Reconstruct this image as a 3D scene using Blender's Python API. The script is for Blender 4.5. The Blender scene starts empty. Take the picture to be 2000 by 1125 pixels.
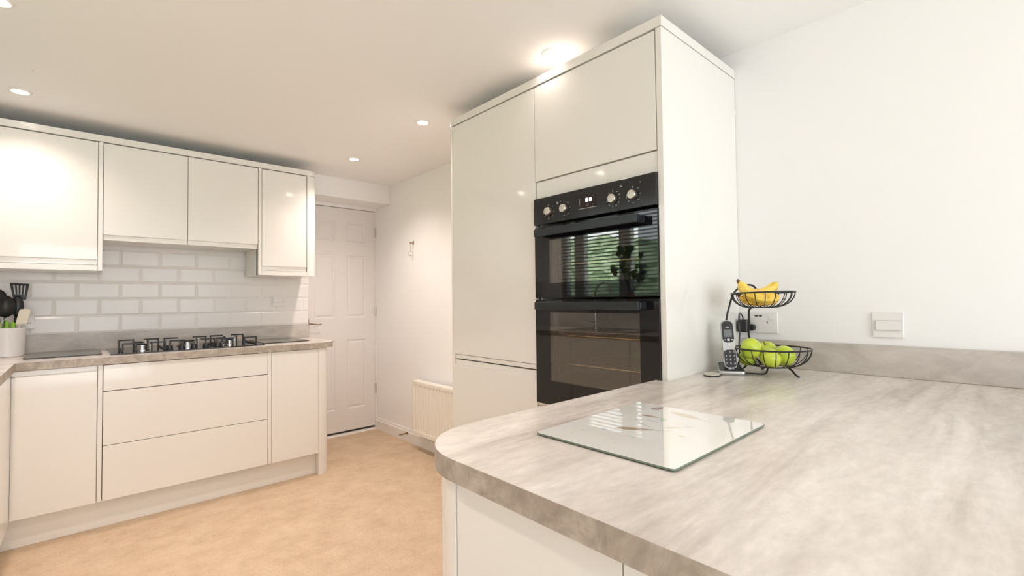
import bpy, bmesh, math, random
from mathutils import Vector, Matrix
random.seed(7)
C = bpy.context.scene.collection
PI = math.pi

# ------------------------------------------------------------ camera, world, lights, exposure
YAW, PITCH, ROLL, CAMH, FPX = 0.73991, 0.02626, -0.011619, 1.1867, 918.46
fw = Vector((math.sin(YAW)*math.cos(PITCH), math.cos(YAW)*math.cos(PITCH), math.sin(PITCH)))
rt = Vector((math.cos(YAW), -math.sin(YAW), 0)); up = rt.cross(fw)
cr, sr = math.cos(ROLL), math.sin(ROLL)
rt, up = cr*rt + sr*up, -sr*rt + cr*up
cam_d = bpy.data.cameras.new('camera'); cam = bpy.data.objects.new('camera', cam_d); C.objects.link(cam)
cam.matrix_world = Matrix(((rt.x, up.x, -fw.x, 0), (rt.y, up.y, -fw.y, 0), (rt.z, up.z, -fw.z, CAMH), (0, 0, 0, 1)))
cam_d.sensor_width = 36; cam_d.sensor_fit = 'HORIZONTAL'; cam_d.lens = FPX/2000*36; cam_d.clip_start = 0.02
cam_d.dof.use_dof = False
bpy.context.scene.camera = cam

sc = bpy.context.scene
sc.view_settings.view_transform = 'Standard'; sc.view_settings.look = 'None'
sc.view_settings.gamma = 1; sc.view_settings.use_curve_mapping = False
sc.view_settings.exposure = 0.86
sc.cycles.max_bounces = 10; sc.cycles.diffuse_bounces = 6; sc.cycles.glossy_bounces = 6
sc.cycles.transparent_max_bounces = 12; sc.cycles.transmission_bounces = 6
sc.cycles.sample_clamp_indirect = 6; sc.cycles.caustics_reflective = False; sc.cycles.caustics_refractive = False
sc.cycles.use_denoising = True

world = bpy.data.worlds.new('world'); sc.world = world; world.use_nodes = True
wn = world.node_tree.nodes; wl = world.node_tree.links
bg = wn['Background']; bg.inputs['Color'].default_value = (0.90, 0.93, 1.0, 1); bg.inputs['Strength'].default_value = 3.7

def area(name, loc, rot, sx, sy, power, col):
    l = bpy.data.lights.new(name, 'AREA'); l.shape = 'RECTANGLE'; l.size = sx; l.size_y = sy; l.energy = power; l.color = col
    o = bpy.data.objects.new(name, l); C.objects.link(o); o.location = loc; o.rotation_euler = rot; return o
# sky light through an added, unseen glazed opening behind the camera; sunlight on the garden
for p_ in (area('added_opening_portal', (0.60, -2.69, 1.075), (-PI/2, 0, PI), 2.72, 2.15, 1, (1, 1, 1)), area('sink_window_portal', (-.955, 2.39, 1.63), (0, -PI/2, 0), .94, 1.88, 1, (1, 1, 1))):
    p_.data.cycles.is_portal = True          # only guides sampling of the sky through the openings
sun_d = bpy.data.lights.new('sun', 'SUN'); sun_d.energy = 5.0; sun_d.angle = .02; sun_d.color = (1, .96, .9)
sun = bpy.data.objects.new('sun', sun_d); C.objects.link(sun); sun.rotation_euler = (0, math.radians(42), 0); sun.location = (3, 3, 6)
LIGHTS = [(-0.235, 3.287), (-0.225, 2.35), (-0.225, 1.345), (1.46, 3.298), (1.461, 2.358), (1.466, 1.338)]
LAMP_W = 23.0
LAMP_COL = (1.0, 0.855, 0.79)

# ------------------------------------------------------------ materials
def mat(name, col=(.8, .8, .8), rough=.5, metal=0, coat=0, ior=1.5, spec=.5, emit=None, estr=0):
    m = bpy.data.materials.new(name); m.use_nodes = True
    b = m.node_tree.nodes['Principled BSDF']
    b.inputs['Base Color'].default_value = (*col, 1); b.inputs['Roughness'].default_value = rough
    b.inputs['Metallic'].default_value = metal; b.inputs['Coat Weight'].default_value = coat
    b.inputs['Coat Roughness'].default_value = .03
    b.inputs['IOR'].default_value = ior; b.inputs['Specular IOR Level'].default_value = spec
    if emit: b.inputs['Emission Color'].default_value = (*emit, 1); b.inputs['Emission Strength'].default_value = estr
    return m
def nodes(m): return m.node_tree.nodes, m.node_tree.links, m.node_tree.nodes['Principled BSDF']
def noise_col(m, cols, scale=(1, 1, 1), nscale=5, detail=6, rough=.6, dist=0, ramp=(.3, .7), bump=0, bscale=None, coordrot=(0, 0, 0), layer=None):
    n, l, b = nodes(m)
    tc = n.new('ShaderNodeTexCoord'); mp = n.new('ShaderNodeMapping'); mp.inputs['Scale'].default_value = scale; mp.inputs['Rotation'].default_value = coordrot
    geo = n.new('ShaderNodeNewGeometry'); l.new(geo.outputs['Position'], mp.inputs['Vector'])
    nz = n.new('ShaderNodeTexNoise'); nz.inputs['Scale'].default_value = nscale; nz.inputs['Detail'].default_value = detail
    nz.inputs['Roughness'].default_value = rough; nz.inputs['Distortion'].default_value = dist
    l.new(mp.outputs['Vector'], nz.inputs['Vector'])
    cr_ = n.new('ShaderNodeValToRGB'); e = cr_.color_ramp.elements
    e[0].position = ramp[0]; e[0].color = (*cols[0], 1); e[1].position = ramp[1]; e[1].color = (*cols[-1], 1)
    for k, c in enumerate(cols[1:-1]):
        x = e.new(ramp[0] + (ramp[1]-ramp[0])*(k+1)/(len(cols)-1)); x.color = (*c, 1)
    l.new(nz.outputs['Fac'], cr_.inputs['Fac'])
    out = cr_.outputs['Color']
    if layer:
        sc2, ns2, amt, lo, hi = layer
        mp2 = n.new('ShaderNodeMapping'); mp2.inputs['Scale'].default_value = sc2; l.new(geo.outputs['Position'], mp2.inputs['Vector'])
        nz2 = n.new('ShaderNodeTexNoise'); nz2.inputs['Scale'].default_value = ns2; nz2.inputs['Detail'].default_value = 8; nz2.inputs['Roughness'].default_value = .65
        l.new(mp2.outputs['Vector'], nz2.inputs['Vector'])
        mr = n.new('ShaderNodeMapRange'); mr.inputs['From Min'].default_value = .3; mr.inputs['From Max'].default_value = .7
        mr.inputs['To Min'].default_value = lo; mr.inputs['To Max'].default_value = hi; l.new(nz2.outputs['Fac'], mr.inputs['Value'])
        mx = n.new('ShaderNodeMix'); mx.data_type = 'RGBA'; mx.blend_type = 'MULTIPLY'; mx.inputs['Factor'].default_value = amt
        l.new(out, mx.inputs['A']); l.new(mr.outputs['Result'], mx.inputs['B']); out = mx.outputs['Result']
    l.new(out, b.inputs['Base Color'])
    if bump:
        bp = n.new('ShaderNodeBump'); bp.inputs['Strength'].default_value = bump; bp.inputs['Distance'].default_value = .002
        l.new(nz.outputs['Fac'], bp.inputs['Height']); l.new(bp.outputs['Normal'], b.inputs['Normal'])
    return m
def orange_peel(m, sc_, st, d=.001):
    n, l, b = nodes(m); geo = n.new('ShaderNodeNewGeometry'); nz = n.new('ShaderNodeTexNoise'); nz.inputs['Scale'].default_value = sc_
    nz.inputs['Detail'].default_value = 3; l.new(geo.outputs['Position'], nz.inputs['Vector'])
    bp = n.new('ShaderNodeBump'); bp.inputs['Strength'].default_value = st; bp.inputs['Distance'].default_value = d
    l.new(nz.outputs['Fac'], bp.inputs['Height']); l.new(bp.outputs['Normal'], b.inputs['Normal']); return m

M = {}
M['wall'] = orange_peel(mat('wall_paint', (.88, .87, .86), .75), 90, .12)
M['ceiling'] = orange_peel(mat('ceiling_paint', (.88, .87, .86), .85), 60, .1)
M['trim'] = mat('white_gloss_trim', (.82, .80, .775), .25)
M['door_paint'] = mat('white_door_paint', (.80, .77, .75), .3)
M['cream'] = mat('gloss_ivory_lacquer', (.80, .778, .735), .07, ior=1.5)
M['creamedge'] = mat('satin_ivory_carcass', (.79, .768, .725), .22)
M['gapdark'] = mat('painted_gap_shade', (.12, .10, .08), .7)  # dark tone standing in for the shade inside narrow gaps
M['top'] = noise_col(mat('grey_stone_laminate', rough=.22), [(.44, .385, .335), (.68, .62, .565), (.82, .77, .72)], scale=(.45, 3.2, 3.2), nscale=2.6, detail=9, rough=.62, dist=.6, ramp=(.28, .66), layer=((4, 9, 9), 7, .6, .82, 1.12))
M['edge'] = noise_col(mat('grey_stone_laminate_edge', rough=.42), [(.26, .215, .175), (.38, .325, .265), (.54, .48, .41)], scale=(1, 1, 1), nscale=20, detail=9, rough=.66, dist=.5, ramp=(.3, .7))
M['upstand'] = noise_col(mat('grey_stone_laminate_upstand', rough=.35), [(.38, .34, .305), (.52, .475, .43), (.62, .575, .53)], scale=(1, 1, 2.6), nscale=5.5, detail=9, rough=.66, dist=.7, ramp=(.3, .7))
M['floor'] = noise_col(mat('tan_mottled_vinyl', rough=.55), [(.50, .36, .235), (.60, .45, .305), (.68, .53, .375)], nscale=7, detail=10, rough=.75, ramp=(.32, .68), layer=((1, 1, 1), 110, .5, .72, 1.15))
M['tile'] = orange_peel(mat('white_glazed_tile', (.81, .785, .76), .16, spec=.28), 14, .12, .002)
M['grout'] = mat('white_grout', (.82, .80, .78), .9)
M['plastic'] = mat('white_plastic', (.80, .78, .76), .25)
M['greyplastic'] = mat('pale_grey_plastic', (.60, .585, .57), .35)
M['blackplastic'] = mat('black_plastic', (.012, .012, .013), .3)
M['blacksoft'] = mat('black_nylon', (.010, .010, .011), .38)
M['dark'] = mat('dark_slot', (.02, .018, .016), .8)
M['blackglass'] = mat('black_glass', (.006, .006, .007), .03, ior=1.5)
M['blackpanel'] = mat('black_enamel_panel', (.012, .011, .011), .16)
M['blackhandle'] = orange_peel(mat('black_brushed_metal', (.035, .037, .042), .3, metal=.6), 300, .15)
M['castiron'] = mat('black_cast_iron', (.010, .010, .011), .42)
M['steel'] = mat('polished_steel', (.72, .70, .68), .18, metal=1)
M['knobsteel'] = mat('brushed_steel_knob', (.62, .56, .50), .32, metal=1)
M['brass'] = mat('aged_brass', (.30, .20, .10), .35, metal=1)
M['ceramic'] = mat('white_ceramic', (.80, .775, .77), .2)
M['radiator'] = mat('white_radiator_enamel', (.83, .79, .71), .3)
M['wire'] = mat('black_coated_wire', (.012, .010, .010), .35)
M['silver'] = mat('silver_plastic', (.46, .46, .46), .28, metal=.7)
M['keygrey'] = mat('pale_key_plastic', (.55, .56, .57), .35)
M['screen'] = mat('grey_lcd_screen', (.16, .175, .175), .12)
M['lens'] = mat('lamp_lens', (1, 1, 1), .3, emit=(1.0, .90, .74), estr=20)
M['lens2'] = M['lens']
M['digit'] = mat('lit_display_digit', (1, 1, 1), .4, emit=(.85, .95, 1), estr=2.2)
M['mark'] = mat('printed_white_marking', (.42, .42, .41), .5)
M['display'] = mat('dark_display_window', (.022, .010, .010), .08)
M['rail'] = mat('chromed_rail', (.95, .93, .88), .12, metal=1)
M['cavity'] = mat('grey_oven_enamel', (.10, .09, .075), .35)
M['cream_sil'] = mat('cream_silicone', (.72, .66, .52), .4)
M['green'] = mat('lime_green_plastic', (.22, .48, .02), .3)
M['apple'] = noise_col(mat('green_apple_skin', rough=.28, coat=.3), [(.36, .50, .02), (.54, .66, .04), (.70, .76, .10)], nscale=14, detail=4, ramp=(.3, .72))
M['banana'] = noise_col(mat('banana_skin', rough=.42), [(.42, .20, .02), (.80, .50, .045), (.88, .62, .10)], nscale=22, detail=5, rough=.6, ramp=(.33, .50))
M['bruise'] = noise_col(mat('ripe_banana_skin', rough=.45), [(.20, .08, .012), (.62, .34, .02), (.78, .50, .05)], nscale=30, detail=6, rough=.6, ramp=(.33, .55))
M['stem'] = mat('brown_stem', (.16, .08, .03), .7)
M['board'] = mat('white_backed_glass', (.90, .895, .85), .025, coat=1.0)
M['boardedge'] = mat('green_glass_edge', (.16, .21, .15), .1)
M['greyboard'] = mat('clear_grey_textured_glass', (.17, .17, .15), .22)
M['greyboardedge'] = mat('dark_grey_glass_edge', (.06, .06, .05), .15)
M['leaf'] = mat('dark_green_leaf', (.02, .06, .02), .4)
M['hedge'] = noise_col(mat('garden_hedge_leaves', rough=.8), [(.14, .18, .10), (.34, .45, .28), (.58, .68, .48)], nscale=3.5, detail=8, rough=.7)
M['lawn'] = noise_col(mat('lawn_grass', rough=.9), [(.05, .10, .02), (.10, .19, .05)], nscale=8)
M['slat'] = mat('grey_blind_slat', (.30, .30, .30), .4)
M['frame'] = mat('white_window_frame', (.62, .62, .62), .35)
M['terracotta'] = mat('terracotta_pot', (.30, .13, .07), .7)
M['sinksteel'] = mat('sink_steel', (.5, .5, .5), .25, metal=1)
M['tagtop'] = noise_col(mat('pale_printed_card', rough=.4), [(.35, .32, .16), (.62, .57, .45), (.66, .62, .52)], nscale=60, detail=3, ramp=(.3, .5))
for k, c in dict(p_brown=(.46, .36, .26), p_pink=(.46, .37, .36), p_tan=(.74, .66, .50), p_green=(.58, .74, .58), p_blue=(.70, .78, .77), p_teal=(.66, .78, .71), p_orange=(.84, .70, .54), p_slate=(.62, .65, .68)).items():
    M[k] = mat('print_' + k[2:], c, .05, coat=.6)

def glass_mat(name, tint, ior):
    m = bpy.data.materials.new(name); m.use_nodes = True; n = m.node_tree.nodes; l = m.node_tree.links
    n.remove(n['Principled BSDF']); out = n['Material Output']
    tr = n.new('ShaderNodeBsdfTransparent'); tr.inputs['Color'].default_value = (*tint, 1)
    gl = n.new('ShaderNodeBsdfGlossy'); gl.inputs['Roughness'].default_value = .01; gl.inputs['Color'].default_value = (1, 1, 1, 1)
    fr = n.new('ShaderNodeFresnel'); ge = n.new('ShaderNodeNewGeometry'); mr = n.new('ShaderNodeMapRange')
    mr.inputs['To Min'].default_value = ior; mr.inputs['To Max'].default_value = 1/ior; l.new(ge.outputs['Backfacing'], mr.inputs['Value']); l.new(mr.outputs['Result'], fr.inputs['IOR'])
    mx = n.new('ShaderNodeMixShader'); l.new(fr.outputs['Fac'], mx.inputs['Fac']); l.new(tr.outputs['BSDF'], mx.inputs[1]); l.new(gl.outputs['BSDF'], mx.inputs[2])
    l.new(mx.outputs['Shader'], out.inputs['Surface']); return m
M['ovenpane'] = glass_mat('coated_oven_glass', (.80, .77, .70), 1.9)
M['pane'] = glass_mat('window_glass', (.95, .97, .96), 1.3)

# ------------------------------------------------------------ mesh helpers
ORG = {}
def org(o): return ORG.get(o.name, Vector((0, 0, 0))) if o else Vector((0, 0, 0))
class MB:
    def __init__(s): s.v = []; s.f = []
    def add(s, vs, fs):
        k = len(s.v); s.v += [tuple(v) for v in vs]; s.f += [tuple(i+k for i in f) for f in fs]; return s
    def box(s, x0, x1, y0, y1, z0, z1):
        vs = [(x, y, z) for x in (x0, x1) for y in (y0, y1) for z in (z0, z1)]
        return s.add(vs, [(0, 1, 3, 2), (4, 6, 7, 5), (0, 4, 5, 1), (2, 3, 7, 6), (0, 2, 6, 4), (1, 5, 7, 3)])
    def prism(s, prof, f, t0, t1):
        n = len(prof); vs = [f(a, b, t0) for a, b in prof] + [f(a, b, t1) for a, b in prof]
        return s.add(vs, [tuple(range(n)), tuple(range(2*n-1, n-1, -1))] + [(i, (i+1) % n, n+(i+1) % n, n+i) for i in range(n)])
    def poly(s, pts, z0, z1): return s.prism(pts, lambda a, b, t: (a, b, t), z0, z1)
    def tube(s, pts, r, n=8, closed=False):
        P = [Vector(p) for p in pts]; m = len(P); R = r if isinstance(r, (list, tuple)) else [r]*m
        rings = []; prev = None
        for i, p in enumerate(P):
            a = P[(i-1) % m] if (i > 0 or closed) else p; b = P[(i+1) % m] if (i < m-1 or closed) else p
            t = (b-a).normalized()
            if prev is None:
                u = t.orthogonal().normalized()
            else:
                u = (prev - t*prev.dot(t)); u = u.normalized() if u.length > 1e-6 else t.orthogonal().normalized()
            prev = u; w = t.cross(u)
            rings.append([p + (u*math.cos(2*PI*k/n) + w*math.sin(2*PI*k/n))*R[i] for k in range(n)])
        fs = []
        for i in range(m if closed else m-1):
            j = (i+1) % m
            for k in range(n): fs.append((i*n+k, i*n+(k+1) % n, j*n+(k+1) % n, j*n+k))
        if not closed: fs += [tuple(range(n))[::-1], tuple((m-1)*n+k for k in range(n))]
        return s.add([v for rg in rings for v in rg], fs)
    def lathe(s, prof, c, n=32, axis='Z'):
        """prof (r,h); axis the direction of h"""
        vs = []; fs = []; m = len(prof)
        for r, h in prof:
            for k in range(n):
                a = 2*PI*k/n; x, y = r*math.cos(a), r*math.sin(a)
                if axis == 'Z': p = (x, y, h)
                elif axis == 'X': p = (h, x, y)
                else: p = (x, h, y)
                vs.append((c[0]+p[0], c[1]+p[1], c[2]+p[2]))
        for i in range(m-1):
            for k in range(n): fs.append((i*n+k, i*n+(k+1) % n, (i+1)*n+(k+1) % n, (i+1)*n+k))
        fs += [tuple(range(n))[::-1], tuple((m-1)*n+k for k in range(n))]
        return s.add(vs, fs)
    def build(s, name, m, parent=None, bevel=0, smooth=False, kind=None, seg=2, ang=40):
        me = bpy.data.meshes.new(name); O = org(parent)
        me.from_pydata([(v[0]-O.x, v[1]-O.y, v[2]-O.z) for v in s.v], [], s.f)
        bm = bmesh.new(); bm.from_mesh(me); bmesh.ops.remove_doubles(bm, verts=bm.verts, dist=1e-6)
        bmesh.ops.recalc_face_normals(bm, faces=bm.faces); bm.to_mesh(me); bm.free()
        me.materials.append(M[m] if isinstance(m, str) else m)
        o = bpy.data.objects.new(name, me); C.objects.link(o)
        if parent: o.parent = parent; ORG[o.name] = O
        if smooth:
            for p in me.polygons: p.use_smooth = True
            me.set_sharp_from_angle(angle=math.radians(38))
        if bevel:
            b = o.modifiers.new('bevel', 'BEVEL'); b.width = bevel; b.segments = seg; b.limit_method = 'ANGLE'; b.angle_limit = math.radians(ang)
            for p in me.polygons: p.use_smooth = True
            b.harden_normals = True
        if kind: o['kind'] = kind
        return o
def tag(o, label, cat, group=None):
    o['label'] = label; o['category'] = cat
    if group: o['group'] = group
    return o
def thing(name, label, cat, loc, group=None):
    o = bpy.data.objects.new(name, None); C.objects.link(o); o.location = loc; o.empty_display_size = .05
    ORG[o.name] = Vector(loc); return tag(o, label, cat, group)
def struct(name, mb, m, **k):
    o = mb.build(name, m, **k); o['kind'] = 'structure'; return o
def box(*a): return MB().box(*a)
def catmull(pts, n=6, closed=False):
    P = [Vector(p) for p in pts]; out = []; m = len(P)
    for i in range(m if closed else m-1):
        g = lambda k: P[k % m] if closed else P[max(0, min(m-1, k))]
        p0, p1, p2, p3 = g(i-1), g(i), g(i+1), g(i+2)
        for k in range(n):
            t = k/n; out.append(.5*((2*p1) + (p2-p0)*t + (2*p0-5*p1+4*p2-p3)*t*t + (3*p1-p0-3*p2+p3)*t**3))
    if not closed: out.append(P[-1])
    return out
def arc(cx, cy, r, a0, a1, n=12):
    return [(cx+r*math.cos(math.radians(a0+(a1-a0)*i/n)), cy+r*math.sin(math.radians(a0+(a1-a0)*i/n))) for i in range(n+1)]
FY = lambda yf: (lambda d, z, t: (t, yf+d, z))        # front faces -Y
FX = lambda xf: (lambda d, z, t: (xf+d, t, z))        # front faces -X
FXp = lambda xf: (lambda d, z, t: (xf-d, t, z))       # front faces +X
def door_mb(f, t0, t1, z0, z1, grip=None, th=.02):
    if grip == 'top': pr = [(0, z0), (0, z1-.030), (.003, z1-.027), (.009, z1-.024), (.009, z1), (th, z1), (th, z0)]
    elif grip == 'bottom': pr = [(0, z1), (0, z0+.031), (.003, z0+.029), (.009, z0+.027), (.009, z0), (th, z0), (th, z1)]
    else: pr = [(0, z0), (0, z1), (th, z1), (th, z0)]
    return MB().prism(pr, f, t0, t1)

# ------------------------------------------------------------ room shell
XR, XL, YB, YT, YD, ZC = 2.057, -0.86, -2.6, 3.927, 4.168, 2.237
struct('floor', box(XL-.1, XR+.1, YB-.1, YD+.15, -.05, 0), 'floor')
struct('ceiling', box(XL-.1, XR+.1, YB-.1, YD+.15, ZC, ZC+.05), 'ceiling')
struct('wall_right', box(XR, XR+.1, YB-.1, YD+.15, 0, ZC), 'wall')
back = struct('wall_back', box(XL-.1, 1.35, YT, YD+.15, 0, ZC), 'wall')
# wall behind the internal door
w = MB(); w.box(1.35, 1.392, YD, YD+.1, 0, ZC); w.box(1.392, XR, YD, YD+.1, 2.045, ZC); w.box(2.0475, XR, YD, YD+.1, 0, 2.045)
struct('wall_far', w, 'wall')
struct('trim_1', box(1.35, XR, 3.892, YD+.05, 2.073, ZC), 'wall')          # boxed-in beam over the door
# left wall with the sink window
WY0, WY1, WZ0, WZ1 = 1.45, 3.33, 1.16, 2.10
w = MB(); w.box(XL-.1, XL, YB-.1, WY0, 0, ZC); w.box(XL-.1, XL, WY1, YT, 0, ZC); w.box(XL-.1, XL, WY0, WY1, 0, WZ0); w.box(XL-.1, XL, WY0, WY1, WZ1, ZC)
struct('wall_left', w, 'wall')
# unseen rear wall; its glazed opening is added to let in daylight
w = MB(); w.box(XL-.1, -.76, YB-.1, YB, 0, ZC); w.box(1.96, XR+.1, YB-.1, YB, 0, ZC); w.box(-.76, 1.96, YB-.1, YB, 2.15, ZC)
struct('wall_rear', w, 'wall')
w = MB()
for a in (-.76, .565, 1.89): w.box(a, a+.07, YB-.08, YB-.02, .0, 2.15)
for a in (0.0, 2.08): w.box(-.69, 1.89, YB-.08, YB-.02, a, a+.07)
d2 = struct('added_glazed_opening', w, 'trim', bevel=.004)
for a in (-.69, .635): box(a, a+1.255, YB-.055, YB-.045, .07, 2.08).build('pane', 'pane', d2)
# sink window: frame, mullions, panes
w = MB(); w.box(XL-.09, XL-.02, WY0, WY1, WZ0, WZ0+.06); w.box(XL-.09, XL-.02, WY0, WY1, WZ1-.06, WZ1)
for a, b in ((WY0, WY0+.06), (1.93, 2.03), (2.49, 2.62), (3.04, 3.17), (WY1-.06, WY1)): w.box(XL-.09, XL-.02, a, b, WZ0+.06, WZ1-.06)
win = struct('window_1', w, 'frame', bevel=.004)
for a, b in ((WY0+.06, 1.93), (2.03, 2.49), (2.62, 3.04), (3.17, WY1-.06)): box(XL-.06, XL-.054, a, b, WZ0+.06, WZ1-.06).build('pane', 'pane', win)
box(XL-.1, XL+.15, WY0-.03, WY1+.03, WZ0-.025, WZ0).build('window_sill', 'trim', win, bevel=.004)
# baseboard on the right wall and threshold at the door
prof = [(0, 0), (0, .107), (-.006, .107), (-.010, .098), (-.010, .088), (-.016, .082), (-.016, 0)]
struct('baseboard_right', MB().prism(prof, lambda a, b, t: (XR+a, t, b), 2.2, YD), 'trim', smooth=True)
struct('trim_2', MB().prism([(0, 0), (0, .012), (-.035, .012), (-.045, .004), (-.045, 0)], lambda a, b, t: (t, YD+.012+a, b), 1.35, XR-.016), 'trim', smooth=True)
struct('door_gap_shade', box(1.392, 2.047, YD+.03, YD+.10, .0, .028), 'gapdark')        # dark strip painted for the shade in the gap under the door leaf

# ---- six-panel internal door
DX0, DX1, DZ0, DZ1 = 1.396, 2.046, .030, 2.040
def door_leaf():
    mb = MB(); yf = YD+.004
    xs = [DX0, 1.486, 1.665, 1.775, 1.955, DX1]; zs = [DZ0, .223, .848, 1.046, 1.616, 1.738, 1.924, DZ1]
    for i in range(5):
        for j in range(7):
            panel = i in (1, 3) and j in (1, 3, 5)
            x0, x1, z0, z1 = xs[i], xs[i+1], zs[j], zs[j+1]
            if not panel:
                mb.add([(x0, yf, z0), (x1, yf, z0), (x1, yf, z1), (x0, yf, z1)], [(0, 1, 2, 3)])
            else:
                steps = [(0, 0), (.008, .007), (.016, .008), (.030, .002), (.034, .002)]
                rings = []
                for ins, dep in steps:
                    k = len(mb.v); mb.v += [(x0+ins, yf+dep, z0+ins), (x1-ins, yf+dep, z0+ins), (x1-ins, yf+dep, z1-ins), (x0+ins, yf+dep, z1-ins)]; rings.append(k)
                for a, b in zip(rings, rings[1:]):
                    for q in range(4): mb.f.append((a+q, a+(q+1) % 4, b+(q+1) % 4, b+q))
                b = rings[-1]; mb.f.append((b, b+1, b+2, b+3))
    mb.box(DX0, DX1, yf+.012, yf+.038, DZ0, DZ1)
    for (a, b, c, d) in ((DX0, DX0, DZ0, DZ1), (DX1, DX1, DZ0, DZ1)):
        mb.add([(a, yf, c), (a, yf+.012, c), (a, yf+.012, d), (a, yf, d)], [(0, 1, 2, 3)])
    mb.add([(DX0, yf, DZ1), (DX1, yf, DZ1), (DX1, yf+.012, DZ1), (DX0, yf+.012, DZ1)], [(0, 1, 2, 3)])
    mb.add([(DX0, yf, DZ0), (DX1, yf, DZ0), (DX1, yf+.012, DZ0), (DX0, yf+.012, DZ0)], [(0, 1, 2, 3)])
    return mb
dr = struct('door_1', door_leaf(), 'door_paint')
hd = MB(); hd.box(1.408, 1.437, YD-.004, YD+.003, .97, 1.05)
hd.build('handle_plate', 'brass', dr, bevel=.002)
MB().tube(catmull([(1.44, YD+.003, 1.005), (1.44, YD-.04, 1.005), (1.455, YD-.05, 1.004), (1.50, YD-.05, .996), (1.525, YD-.045, 1.000)], 5), .005).build('door_handle', 'brass', dr, smooth=True)
for z in (.33, 1.05, 1.80):
    MB().lathe([(.005, 0), (.005, .09)], (2.0485, YD-.001, z), 10).build('hinge', 'steel', dr, smooth=True)
# dark strip painted as the line of shade above the leaf
struct('leaf_top_shade', box(1.392, XR, YD+.02, YD+.0405, 2.040, 2.046), 'gapdark')

# ------------------------------------------------------------ metro tiles on wall_back
def tile_mesh(w_, h_, bl=True, br=True):
    b = .0105; t = .0055
    x0, x1 = 0, w_; i0 = b if bl else 0; i1 = b if br else 0
    v = [(0, 0, 0), (w_, 0, 0), (w_, 0, h_), (0, 0, h_), (0, -.0022, 0), (w_, -.0022, 0), (w_, -.0022, h_), (0, -.0022, h_),
         (i0, -t, b), (w_-i1, -t, b), (w_-i1, -t, h_-b), (i0, -t, h_-b)]
    f = [(0, 1, 5, 4), (1, 2, 6, 5), (2, 3, 7, 6), (3, 0, 4, 7), (4, 5, 9, 8), (5, 6, 10, 9), (6, 7, 11, 10), (7, 4, 8, 11), (8, 9, 10, 11)]
    me = bpy.data.meshes.new('tile'); me.from_pydata(v, [], f); me.materials.append(M['tile'])
    return me
TP, TH, G = .2045, .1045, .0016
cache = {}
for r_ in range(6):
    z = 1.0175 + r_*TH; off = (-.026 if r_ % 2 == 0 else .0765) - 6*TP
    k = 0
    while True:
        x = off + k*TP; k += 1
        a, b = max(x+G/2, XL+.003), min(x+TP-G/2, 1.349)
        if x > 1.349: break
        if b-a < .012: continue
        key = (round(b-a, 4))
        if key not in cache: cache[key] = tile_mesh(b-a, TH-G)
        o = bpy.data.objects.new('tile', cache[key]); C.objects.link(o); o.parent = back; o.location = (a, YT, z)
box(XL, 1.349, YT-.0015, YT+.001, 1.0, 1.645).build('grout', 'grout', back)

# ------------------------------------------------------------ base cabinets of the hob run
YFB, PZ = 3.3207, .1515
def cab_back(name, label, x0, x1, group=None):
    t = thing(name, label, 'cabinet', ((x0+x1)/2, YFB+.3, 0), group)
    return t
# left door cabinet
t = cab_back('base_cabinet', 'ivory gloss base cabinet with one door left of the hob drawers', -.25, .0715)
box(-.25, .0715, YFB+.022, 3.90, PZ, .869).build('body', 'creamedge', t)
box(.0625, .0825-.001, YFB+.001, YFB+.10, PZ, .8685).build('frame_panel', 'creamedge', t, bevel=.001)
door_mb(FY(YFB), -.2525, .0595, PZ, .866, 'top').build('door', 'cream', t, bevel=.0012)
# hob drawers
t = cab_back('drawer_cabinet', 'wide ivory gloss cabinet with three drawers under the hob', .083, .898)
box(.083, .888, YFB+.022, 3.90, PZ, .869).build('body', 'gapdark', t)  # body coloured dark to paint the shade between the drawers
door_mb(FY(YFB), .0845, .8865, .7290, .866).build('drawer', 'cream', t, bevel=.0012)
door_mb(FY(YFB), .0845, .8865, .4415, .7250, None).build('drawer', 'cream', t, bevel=.0012)
door_mb(FY(YFB), .0845, .8865, PZ, .4385, None).build('drawer', 'cream', t, bevel=.0012)
# right narrow cabinet
t = cab_back('base_cabinet', 'narrow ivory gloss base cabinet with one door right of the hob drawers', .90, 1.208)
box(.90, 1.209, YFB+.022, 3.90, PZ, .869).build('body', 'creamedge', t)
box(.8885, .9095, YFB+.001, YFB+.10, PZ, .8685).build('frame_panel', 'creamedge', t, bevel=.001)
door_mb(FY(YFB), .9115, 1.2085, PZ, .866, None).build('door', 'cream', t, bevel=.0012)
def curved_post(x0, yf, r, ydeep, z0, z1, label, name='curved_end_panel'):
    pts = [(x0, yf)] + arc(x0+.004, yf+r, r, -90, 0, 14) + [(x0+.004+r, ydeep), (x0, ydeep)]
    return tag(MB().poly(pts, z0, z1).build(name, 'cream', smooth=True), label, 'panel')
curved_post(1.2100, YFB, .078, 3.92, 0, .8695, 'ivory curved end post of the base units, standing on the floor near the door')
tag(box(-.2842, 1.2095, 3.373, 3.39, 0.0005, .1505).build('plinth', 'creamedge', bevel=.001), 'low ivory plinth board along the floor under the hob drawers', 'plinth')

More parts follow.
